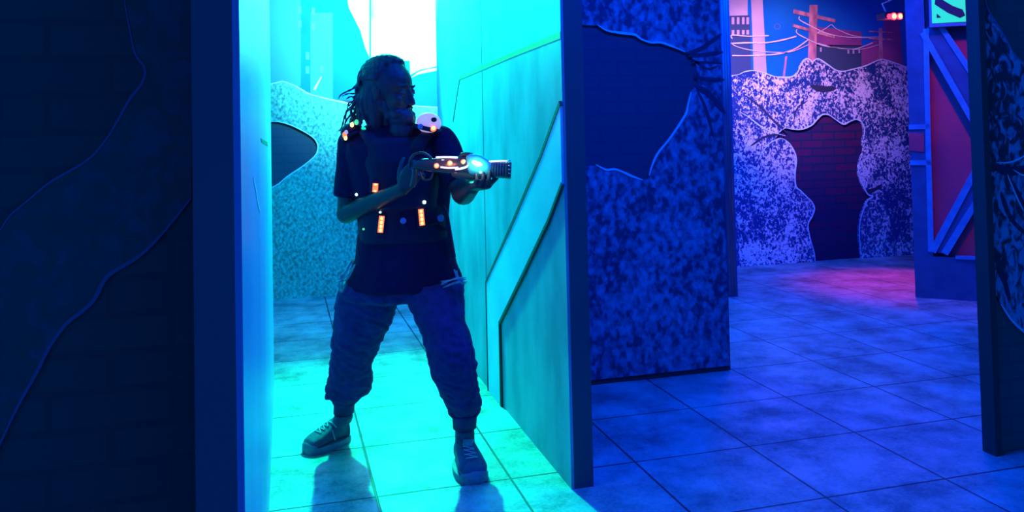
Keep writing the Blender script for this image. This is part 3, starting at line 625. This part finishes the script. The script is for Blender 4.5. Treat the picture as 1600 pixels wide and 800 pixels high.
# --- trousers
bm = bmesh.new()
add_loft(bm, [S_(x, y, 3.56, hw, dp, .85, TS, TF) for y, x, hw, dp in ((415, 633, 72, .118), (432, 632, 86, .130), (450, 629, 99, .138), (462, 628, 90, .13), (468, 628, 70, .11))])
LR = [(440, 582, 50, .115, 3.59), (470, 575, 50, .120, 3.60), (500, 568, 44, .115, 3.62), (540, 556, 36, .100, 3.65), (570, 549, 34, .094, 3.69), (600, 545, 32, .088, 3.74), (616, 543, 28, .080, 3.77), (626, 540, 20, .062, 3.79), (632, 538, 15, .046, 3.80), (645, 537, 14.5, .044, 3.83)]
LL = [(440, 677, 48, .115, 3.53), (470, 681, 44, .120, 3.50), (500, 688, 38, .112, 3.46), (540, 701, 37, .105, 3.42), (570, 707, 36, .10, 3.42), (600, 714, 33, .092, 3.45), (628, 722, 28, .084, 3.49), (644, 725, 24, .072, 3.52), (652, 726, 18, .052, 3.53), (668, 726, 17, .050, 3.56)]
for T in (LR, LL): add_loft(bm, [S_(x, y, d, hw, dp, 1) for y, x, hw, dp, d in T])
def pw(p):
    h = p.z; k = .010 + .010*max(0, min(1, (.75-h)/.5)) if h > .24 else .004
    return k*(.8*noise.noise(Vector((p.x*7, p.y*7, p.z*9+p.x*6))) + .8*abs(noise.noise(Vector((p.x*9-p.z*8, p.y*9+4, p.z*24+p.x*14)))) + .3*noise.noise(Vector((p.x*34, p.y*34, p.z*60+p.x*30))))
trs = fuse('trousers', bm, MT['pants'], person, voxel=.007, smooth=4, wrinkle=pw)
for T, nm in ((LR[-3:], 'a'), (LL[-3:], 'b')):       # ribbed cuffs
    bm = bmesh.new(); add_loft(bm, [S_(x, y, d, hw+1.2, dp+.004, 1) for y, x, hw, dp, d in T]); c = obj('cuff', bm, MT['pants'], trs, smooth=True)
MT['frill'] = noisy('frayed_pale_cloth', (.45, .42, .55), (.28, .28, .40), scale=40, rough=.6)
for pts in (([(552, 408, 3.47), (545, 418, 3.46), (540, 428, 3.46), (531, 436, 3.47)], [(556, 414, 3.46), (548, 428, 3.45), (541, 438, 3.45), (530, 441, 3.46)], [(541, 424, 3.46), (536, 434, 3.46), (533, 448, 3.47)]),
            ([(690, 444, 3.42), (704, 440, 3.41), (716, 436, 3.42), (727, 438, 3.44)], [(694, 450, 3.42), (708, 445, 3.41), (720, 442, 3.42), (729, 442, 3.45)], [(712, 425, 3.43), (716, 434, 3.42), (722, 441, 3.43)])):
    bm = bmesh.new()
    rf = random.Random(9)
    for s in pts*4:
        j = rf.uniform(-5, 5), rf.uniform(-5, 5)
        add_tube(bm, spline([at(q[0]+j[0]*(i/len(s)+.3)+rf.uniform(-1.5, 1.5), q[1]+j[1]*.8+rf.uniform(-1.5, 1.5), q[2]) for i, q in enumerate(s)], 5), .0036, 6, .6)
    obj('frayed_pocket_edge', bm, MT['frill'], trs, smooth=True)
# --- shoes
def shoe(heel, toe, ankle, width):
    d = (toe-heel); d.z = 0; L = d.length; d.normalize(); s = d.cross(UP)
    def sec(t, w, h, z0=.0, e=.75): return (heel + d*(L*t*.97+.004) + UP*(z0-.008+h/2), s*w*.93/2*width, UP*h/2, e)
    bm = bmesh.new()
    add_loft(bm, [sec(.02, .55, .05, .03), sec(.06, .66, .085, .03), sec(.2, .72, .105, .03), (sec(.4, .80, .09, .03)), sec(.6, .93, .068, .03), sec(.8, .98, .052, .028), sec(.93, .80, .040, .028), sec(.99, .45, .024, .028)], 24)
    b0 = heel + d*L*.20 + UP*.06
    add_loft(bm, [(heel+d*L*.27+UP*.05, d*.062, s*.036, 1), (heel+d*L*.25+UP*.085, d*.052, s*.036, 1), (ankle.lerp(b0, .45)+d*.006, d*.050, s*.041, 1), (ankle+d*.002+UP*.0, d*.046, s*.042, 1), (ankle+UP*.016, d*.043, s*.040, 1)], 24)
    up = fuse('shoe', bm, MT['shoe'], person, voxel=.0045, smooth=4)
    vs_ = [v.co + person.location for v in up.data.vertices]; TB = BVHTree.FromPolygons(vs_, [list(p.vertices) for p in up.data.polygons])
    def snap(p, l=.002):
        h = TB.find_nearest(p); return h[0] + h[1]*l if h[0] is not None else p
    bm = bmesh.new(); out = []
    N = 40
    def outline(k, g):
        r = []
        for i in range(N):
            th = i*2*math.pi/N; c, n_ = math.cos(th), math.sin(th)
            f = .5 + .5*math.copysign(abs(c)**.8, c); wd = (.36 + .155*math.sin(min(1, f/.75)*math.pi/2)) * abs(n_)**.7 * math.copysign(1, n_)
            r.append(heel + d*(L*(f*1.02-.01) + (g if c > 0 else -g)) + s*width*(wd + (g*3 if n_ > 0 else -g*3)) + UP*k)
        return r
    rows = [[bm.verts.new(p) for p in outline(z, g)] for z, g in ((0.0, 0), (.008, .002), (.024, .002), (.028, 0))]
    for r, q in zip(rows, rows[1:]):
        for i in range(N): bm.faces.new((r[i], r[(i+1) % N], q[(i+1) % N], q[i]))
    bm.faces.new(rows[0]); bm.faces.new(rows[-1][::-1])
    obj('rubber_sole', bm, MT['rubber'], up, smooth=False)
    bm = bmesh.new(); add_ell(bm, heel+d*L*.885+UP*.028, d*.030, s*width*.43, UP*.026); obj('toe_cap', bm, MT['rubber'], up, smooth=True)
    bm = bmesh.new()                                  # laces climb the tongue
    def tong(t): 
        a = heel+d*L*.70+UP*.082; b = heel+d*(L*.46)+UP*.118; c = ankle+d*.050-UP*.03
        return (a.lerp(b, t*2) if t < .5 else b.lerp(c, t*2-1))
    for i in range(7):
        c = tong(i/6); w2 = .026-.001*i
        g = UP*.006+d*.004; add_tube(bm, [snap(q_) for q_ in spline([c-s*w2-UP*.004+g, c+g*2, c+s*w2-UP*.004+g], 4)], .0034, 6)
        if i < 6:
            c2 = tong((i+1)/6); add_tube(bm, [snap(q_, .003) for q_ in spline([c-s*w2*.9+g, (c+c2)/2+g*2, c2+s*w2*.9+g], 3)], .0030, 6)
    e = tong(.8)
    add_tube(bm, spline([e+d*.01, e-s*.03+d*.02-UP*.02, e-s*.045+d*.015-UP*.06], 5), .0026, 6); add_tube(bm, spline([e+d*.01, e+s*.028+d*.018-UP*.025, e+s*.036+d*.02-UP*.05], 5), .0026, 6)
    obj('laces', bm, MT['lace'], up, smooth=True)
    return up
shoe(ground(545, 687), ground(477, 710), at(537, 652, 3.83), .115)
shoe(ground(722, 722), ground(744, 757), at(726, 676, 3.565), .135)

# --- hair and beard
bm = bmesh.new()
add_ell(bm, hp(-.020, 0, .034), HF*.098, HS*.086, HU*.092)
add_ell(bm, hp(-.042, 0, -.03), HF*.074, HS*.094, HU*.105)
add_ell(bm, at(590, 170, 3.53), RT*.055, DP*.10, UP*.125)
rs = random.Random(4)
for i in range(64):                                  # rope-like locks combed back over the head, hanging behind the neck
    a = -1.45 + 2.9*(i+.5)/64 + rs.uniform(-.05, .05); t0 = .95 + .35*abs(a) + rs.uniform(-.08, .08); t1 = rs.uniform(2.3, 2.75) - .25*abs(a); P = []
    for k in range(7):
        tt = t0 + (t1-t0)*k/6; dr = (HF*.103*math.cos(tt) + (HU*.096*math.cos(a) + HS*.090*math.sin(a))*math.sin(tt))
        P.append(hp(-.020, 0, .034) + dr*(1+.03*math.sin(i*2.3+k)))
    e = P[-1]; ln = rs.uniform(.12, .24); out = RT*rs.uniform(-.045, .02) + DP*rs.uniform(-.02, .02)
    for k in range(1, 5): P.append(e + UP*(-ln*k/4) + out*(k/4)**1.3 + RT*.012*math.sin(k*1.9+i) + DP*.012*math.cos(k*1.5+i))
    P = spline(P, 4); add_tube(bm, P, [.0088*(1+.16*math.sin(k*1.9+i))*(1-.35*k/len(P)) for k in range(len(P))], 8)
hair = fuse('hair', bm, MT['hair'], person, voxel=.0038, smooth=1)
strands = [[(571, 128), (560, 130), (552, 138), (542, 143), (533, 148), (529, 154)], [(572, 136), (563, 142), (556, 146), (545, 146), (535, 150)], [(570, 148), (560, 152), (548, 151), (541, 155)], [(569, 150), (558, 158), (546, 160), (543, 170)],
           [(566, 160), (552, 166), (543, 172), (538, 184), (535, 196), (531, 205)], [(564, 168), (550, 178), (541, 188), (537, 200), (529, 205)], [(562, 176), (555, 186), (546, 192), (540, 202), (533, 207)], [(566, 168), (556, 172), (550, 182), (546, 190)],
           [(563, 185), (556, 196), (548, 203), (542, 209)], [(560, 172), (549, 170), (541, 176), (540, 190)], [(566, 190), (558, 200), (553, 211)], [(568, 143), (558, 147), (553, 156), (545, 166)], [(560, 180), (551, 186), (546, 197), (537, 206)]]
for k, sp_ in enumerate(strands):
    bm = bmesh.new(); P = spline([at(x, y, 3.52+.02*math.sin(k*2.1)) for x, y in sp_], 6); n_ = len(P)
    add_tube(bm, P, [(.0058-.0036*i/n_)*(1+.25*math.sin(i*1.3+k)) for i in range(n_)], 8)
    obj('dreadlock', bm, MT['hair'], hair, smooth=True)
bm = bmesh.new()
add_ell(bm, hp(.056, 0, -.094), HF*.056, HS*.052, HU*.044); add_ell(bm, hp(.060, 0, -.140), HF*.046, HS*.044, HU*.050)
for s in (-1, 1):
    add_cap(bm, hp(.000, s*.055, -.025), hp(.032, s*.042, -.085), .013, .024); add_ell(bm, hp(.055, s*.030, -.080), HF*.034, HS*.030, HU*.026); add_cap(bm, hp(.094, s*.006, -.052), hp(.078, s*.028, -.072), .006, .006)
beard = fuse('beard', bm, MT['hair'], person, voxel=.004, smooth=2, wrinkle=lambda p: .007*abs(noise.noise(Vector((p.x*60, p.y*60, p.z*22))))-.001)
MT['eye'] = mat('eye', (.07, .07, .10), .35); MT['iris'] = mat('iris', (.05, .03, .02), .2)
for s in (-1, 1):
    bm = bmesh.new(); add_ell(bm, hp(.0765, s*.031, .002), HF*.012, HS*.012, HU*.0085); e = obj('eye', bm, MT['eye'], person, smooth=True)
    bm = bmesh.new(); add_ell(bm, hp(.0865, s*.031, .002), HF*.003, HS*.005, HU*.005); obj('iris', bm, MT['iris'], e, smooth=True)
    bm = bmesh.new(); add_tube(bm, spline([hp(.088, s*.012, .021), hp(.087, s*.030, .029), hp(.070, s*.050, .022)], 4), .004, 8); obj('eyebrow', bm, MT['hair'], person, smooth=True)

# --- laser game vest
bm = bmesh.new()
add_loft(bm, [S_(x, y, 3.55, hw-1, dp+.006, .85, TS, TF) for y, x, hw, dp in ((376, 632, 72, .13), (372, 632, 74, .132), (340, 630, 71, .131), (322, 630, 71, .132), (318, 630, 69, .13))])
add_loft(bm, [(at(x, y, 3.55)-TF*.06, TS*hw*3.55/1300, TF*(dp-.03), .8) for y, x, hw, dp in ((322, 628, 52, .13), (290, 627, 56, .138), (250, 624, 60, .138), (222, 622, 56, .115), (214, 621, 46, .10))])
for x0, x1 in ((588, 566), (650, 676)):
    add_tube(bm, spline([at(x0, 235, 3.41), at((x0+x1)/2, 214, 3.43), at(x1, 203, 3.50), at(x1, 210, 3.60)], 5), .030, 12, .4, side=RT)
vest = fuse('game_vest', bm, MT['vest'], person, voxel=.006, smooth=3)
dg = bpy.context.evaluated_depsgraph_get()
def bvh_of(*objs):
    vs, ps = [], []
    for o in objs:
        k = len(vs); mw = Matrix.Translation(person.location); vs += [mw @ v.co for v in o.data.vertices]; ps += [[k+i for i in p.vertices] for p in o.data.polygons]
    return BVHTree.FromPolygons(vs, ps)
BV = bvh_of(vest, [o for o in person.children if o.name == 't_shirt'][0])
def onbody(x, y, lift=0.0):
    r = ray(x, y); h = BV.ray_cast(CAM, r.normalized())
    return (h[0] - r.normalized()*lift) if h[0] else at(x, y, 3.40)
def module(x, y, w_, h, leds, m1='yellowled', lean=0.0):   # housing with a glowing window and its lamps
    c = onbody(x, y, .004); u = (TS + UP*lean).normalized(); v = (UP - TS*lean).normalized()
    bm = bmesh.new(); add_box(bm, c, u, TF, v, w_+.016, .024, h+.020); ho = obj('led_module', bm, MT['vest'], vest, bevel=.005)
    bm = bmesh.new(); add_box(bm, c-TF*.013, u, TF, v, w_, .004, h); obj('glowing_window', bm, MT['orangeled'], vest, bevel=.001)
    n_ = leds
    for i in range(n_):
        bm = bmesh.new(); q = c - TF*.017 + v*(h*.36 - h*.72*i/max(1, n_-1) if n_ > 1 else 0); add_ell(bm, q, u*w_*.26, TF*.004, v*min(h*.09, .006)); obj('led', bm, MT[m1], vest, smooth=True)
module(586, 293, .022, .036, 2, lean=-.1); module(595, 350, .022, .068, 4, lean=-.12); module(658, 339, .022, .068, 4, lean=.08)
def dot(x, y, r, m, name='indicator_light', lift=.006, par=None, fl=.5):
    bm = bmesh.new(); add_ell(bm, onbody(x, y, lift), TS*r, TF*r*fl, UP*r); return obj(name, bm, MT[m], par or vest, smooth=True)
dot(663, 316, .0075, 'whiteled'); dot(557, 304, .006, 'whiteled'); dot(594, 332, .005, 'whiteled'); dot(568, 358, .005, 'greenled')
MT['dimblue'] = mat('dim_blue_lens', (.10, .25, .6), .3); dot(630, 345, .013, 'dimblue', 'lens'); dot(688, 341, .016, 'dimblue', 'lens')
bm = bmesh.new(); P = spline([onbody(x, y, .012) for x, y in ((668, 352), (680, 349), (690, 352), (697, 358))], 4); add_tube(bm, P, .006, 8); obj('cable', bm, MT['vest'], vest, smooth=True)
bm = bmesh.new(); add_tube(bm, spline([at(691, 322, 3.45), at(697, 335, 3.46), at(700, 350, 3.47), at(706, 385, 3.48), at(709, 402, 3.48)], 5), .010, 10); obj('battery_cable', bm, MT['vest'], vest, smooth=True)
# shoulder pads
def pad(x, y, d, w_, h, mm, hole=True, tilt=0.0, led=(0, 0)):
    c = at(x, y, d); u = (RT*math.cos(tilt) - UP*math.sin(tilt)); v = (UP*math.cos(tilt) + RT*math.sin(tilt))
    bm = bmesh.new(); add_ell(bm, c, u*w_, DP*.055, v*h, 24, 14)
    p = obj('shoulder_pad', bm, MT[mm], vest, smooth=True)
    bm = bmesh.new(); add_loft(bm, [(c-v*h*.75, u*w_*1.1, DP*.062, .8), (c-v*h*.35, u*w_*1.12, DP*.064, .8)]); obj('pad_rim', bm, MT['vest'], vest, smooth=True)
    return p
pad(670, 192, 3.46, .052, .045, 'pad', tilt=.25)
bm = bmesh.new(); add_ell(bm, at(678, 187, 3.405), RT*.012, DP*.006, UP*.010); obj('pad_lens', bm, MT['vest'], vest, smooth=True)
for x, y, m_, r in ((677, 200, 'yellowled', .008), (677, 201, 'orangeled', .013), (657, 198, 'dimblue', .012)):
    bm = bmesh.new(); add_ell(bm, at(x, y, 3.395 if m_ == 'yellowled' else 3.40), RT*r, DP*.005, UP*r); obj('indicator_light', bm, MT[m_], vest, smooth=True)
pad(549, 204, 3.50, .046, .034, 'vest', tilt=-.35)
for x, y, m_, r in ((540, 216, 'yellowled', .007), (539, 211, 'orangeled', .011), (550, 195, 'yellowled', .008), (557, 191, 'greenled', .009), (541, 207, 'pad', .008)):
    bm = bmesh.new(); add_ell(bm, at(x, y, 3.435 if m_ == 'yellowled' else 3.44), RT*r, DP*.005, UP*r*1.3); obj('indicator_light', bm, MT[m_], vest, smooth=True)

# ================================================================ the blaster
GD = 3.13
g = lambda x, y, o=0.0: at(x, y, GD+o)
MT['gun'] = mat('blaster_black_plastic', (.035, .04, .05), .22); MT['gunshell'] = mat('blaster_teal_shell', (.10, .42, .44), .18, emit=(.0, .28, .24), estr=.25); MT['chrome'] = mat('polished_trim', (.75, .75, .80), .15, metal=.9)
MT['strip'] = mat('lavender_highlight', (.8, .75, .9), .3, emit=(.75, .50, 1.0), estr=1.1); MT['lampglass'] = mat('blue_smoked_ring', (.05, .06, .16), .25)  # lavender emission paints the bright reflections on the casing
gun = thing('toy_blaster', 'shiny black toy blaster with glowing orange and cyan lights held across the chest', 'toy gun', g(700, 292))
GA = (g(800, 264)-g(700, 259)).normalized()
bm = bmesh.new()
add_loft(bm, [(g(x, y), UP*r/415, DP*r/415*dd, .9) for x, y, r, dd in ((644, 259, 3, 1), (648, 258, 7, 1), (660, 257, 9, 1), (680, 258, 11, 1), (700, 259, 13, 1), (722, 258, 13.5, 1), (732, 258, 15, 1), (742, 258, 16, .95))], 24)
obj('gun_body', bm, MT['gun'], gun, smooth=True)
bm = bmesh.new(); add_loft(bm, [(g(x, y), UP*r/415, DP*r/415, .95) for x, y, r in ((729, 257, 14), (735, 257, 17), (745, 258, 18), (754, 260, 17), (761, 262, 14), (768, 264, 12.5))], 28); obj('light_dome', bm, MT['gunshell'], gun, smooth=True)['label'] = 'glowing teal dome'
bm = bmesh.new(); add_lathe(bm, g(764, 264.5), GA, [(0, .0), (0, .029), (.006, .031), (.060, .031), (.066, .033), (.080, .033), (.084, .030), (.084, .024), (.070, .022), (.070, 0)], 28); mz = obj('muzzle', bm, MT['gun'], gun)
for d0 in (.012, .022, .032, .042, .052):
    bm = bmesh.new(); add_lathe(bm, g(764, 264.5)+GA*d0, GA, [(0, .030), (.001, .0325), (.004, .0325), (.005, .030)], 28); obj('muzzle_ring', bm, MT['lampglass'], mz)
bm = bmesh.new(); add_tube(bm, [g(764, 252.5, -.012), g(780, 251.5, -.012), g(793, 251.5, -.012)], .0055, 8, .6); obj('muzzle_highlight', bm, MT['strip'], mz, smooth=True)
for k in range(7):
    a = math.pi*(.9+.2*k)-.6; bm = bmesh.new(); q = g(798, 264.4)-GA*.004 + UP*.0335*math.cos(math.pi*(.08+.14*k)) - DP*.0335*math.sin(math.pi*(.08+.14*k)); add_ell(bm, q, GA*.0045, DP*.002, UP*.003); obj('muzzle_stud', bm, MT['chrome'], mz, smooth=True)
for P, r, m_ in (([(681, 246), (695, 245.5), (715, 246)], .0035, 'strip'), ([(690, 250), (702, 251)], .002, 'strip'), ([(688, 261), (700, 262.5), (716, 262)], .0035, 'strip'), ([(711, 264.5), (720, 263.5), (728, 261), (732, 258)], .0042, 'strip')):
    bm = bmesh.new(); add_tube(bm, spline([g(x, y, -.034 if y > 255 else -.020) for x, y in P], 5), r, 8); obj('highlight_line', bm, MT[m_], gun, smooth=True)  # reflections on the gun body, drawn as self-glowing lines
bm = bmesh.new(); add_tube(bm, spline([g(718, 246), g(723, 241.5), g(735, 241.5), g(742, 244), g(746, 248)], 5), .008, 10); obj('top_rail', bm, MT['gun'], gun, smooth=True)
for x, y in ((682, 259), (703, 255), (724, 253)):
    bm = bmesh.new(); add_ell(bm, g(x, y, -.029), RT*.010, DP*.006, UP*.010); l_ = obj('orange_lamp', bm, MT['orangeled'], gun, smooth=True)
    bm = bmesh.new(); add_ell(bm, g(x, y, -.034), RT*.0055, DP*.004, UP*.0055); obj('lamp_core', bm, MT['yellowled'], l_, smooth=True)
bm = bmesh.new(); add_tube(bm, spline([g(738, 252, -.038), g(744, 255, -.043), g(753, 258, -.038)], 4), [.005, .006, .0075, .0085, .0085, .0085, .0085, .006, .004], 10); obj('cyan_lamp', bm, MT['whiteled'], gun, smooth=True)
bm = bmesh.new(); add_ell(bm, g(751, 269, -.036), RT*.005, DP*.004, UP*.005); obj('cyan_lamp', bm, MT['whiteled'], gun, smooth=True)
bm = bmesh.new(); add_tube(bm, spline([g(648, 263), g(648, 275), g(644, 292)], 5), .014, 14, .8); obj('grip', bm, MT['gun'], gun, smooth=True)
bm = bmesh.new(); add_tube(bm, spline([g(640, 262), g(641, 250), g(648, 241), g(660, 239), (g(670, 244)), g(676, 251)], 6), .0055, 10); obj('rear_guard', bm, MT['gun'], gun, smooth=True)
bm = bmesh.new(); add_tube(bm, spline([g(655, 266), g(662, 280), g(673, 279), g(677, 268)], 6), .004, 8); obj('trigger_guard', bm, MT['gun'], gun, smooth=True)
bm = bmesh.new(); add_loft(bm, [(g(x, y), UP*r/415, DP*.024, .8) for x, y, r in ((706, 270, 5), (715, 272, 8), (745, 273, 9), (762, 273, 7), (768, 270, 4))], 20); obj('fore_end', bm, MT['gun'], gun, smooth=True)
light('blaster_glow', 'POINT', g(746, 256, -.07), (.25, 1, .95), .5, shadow_soft_size=.02)
light('blaster_orange_glow', 'POINT', g(700, 254, -.07), (1, .3, .15), .25, shadow_soft_size=.02)
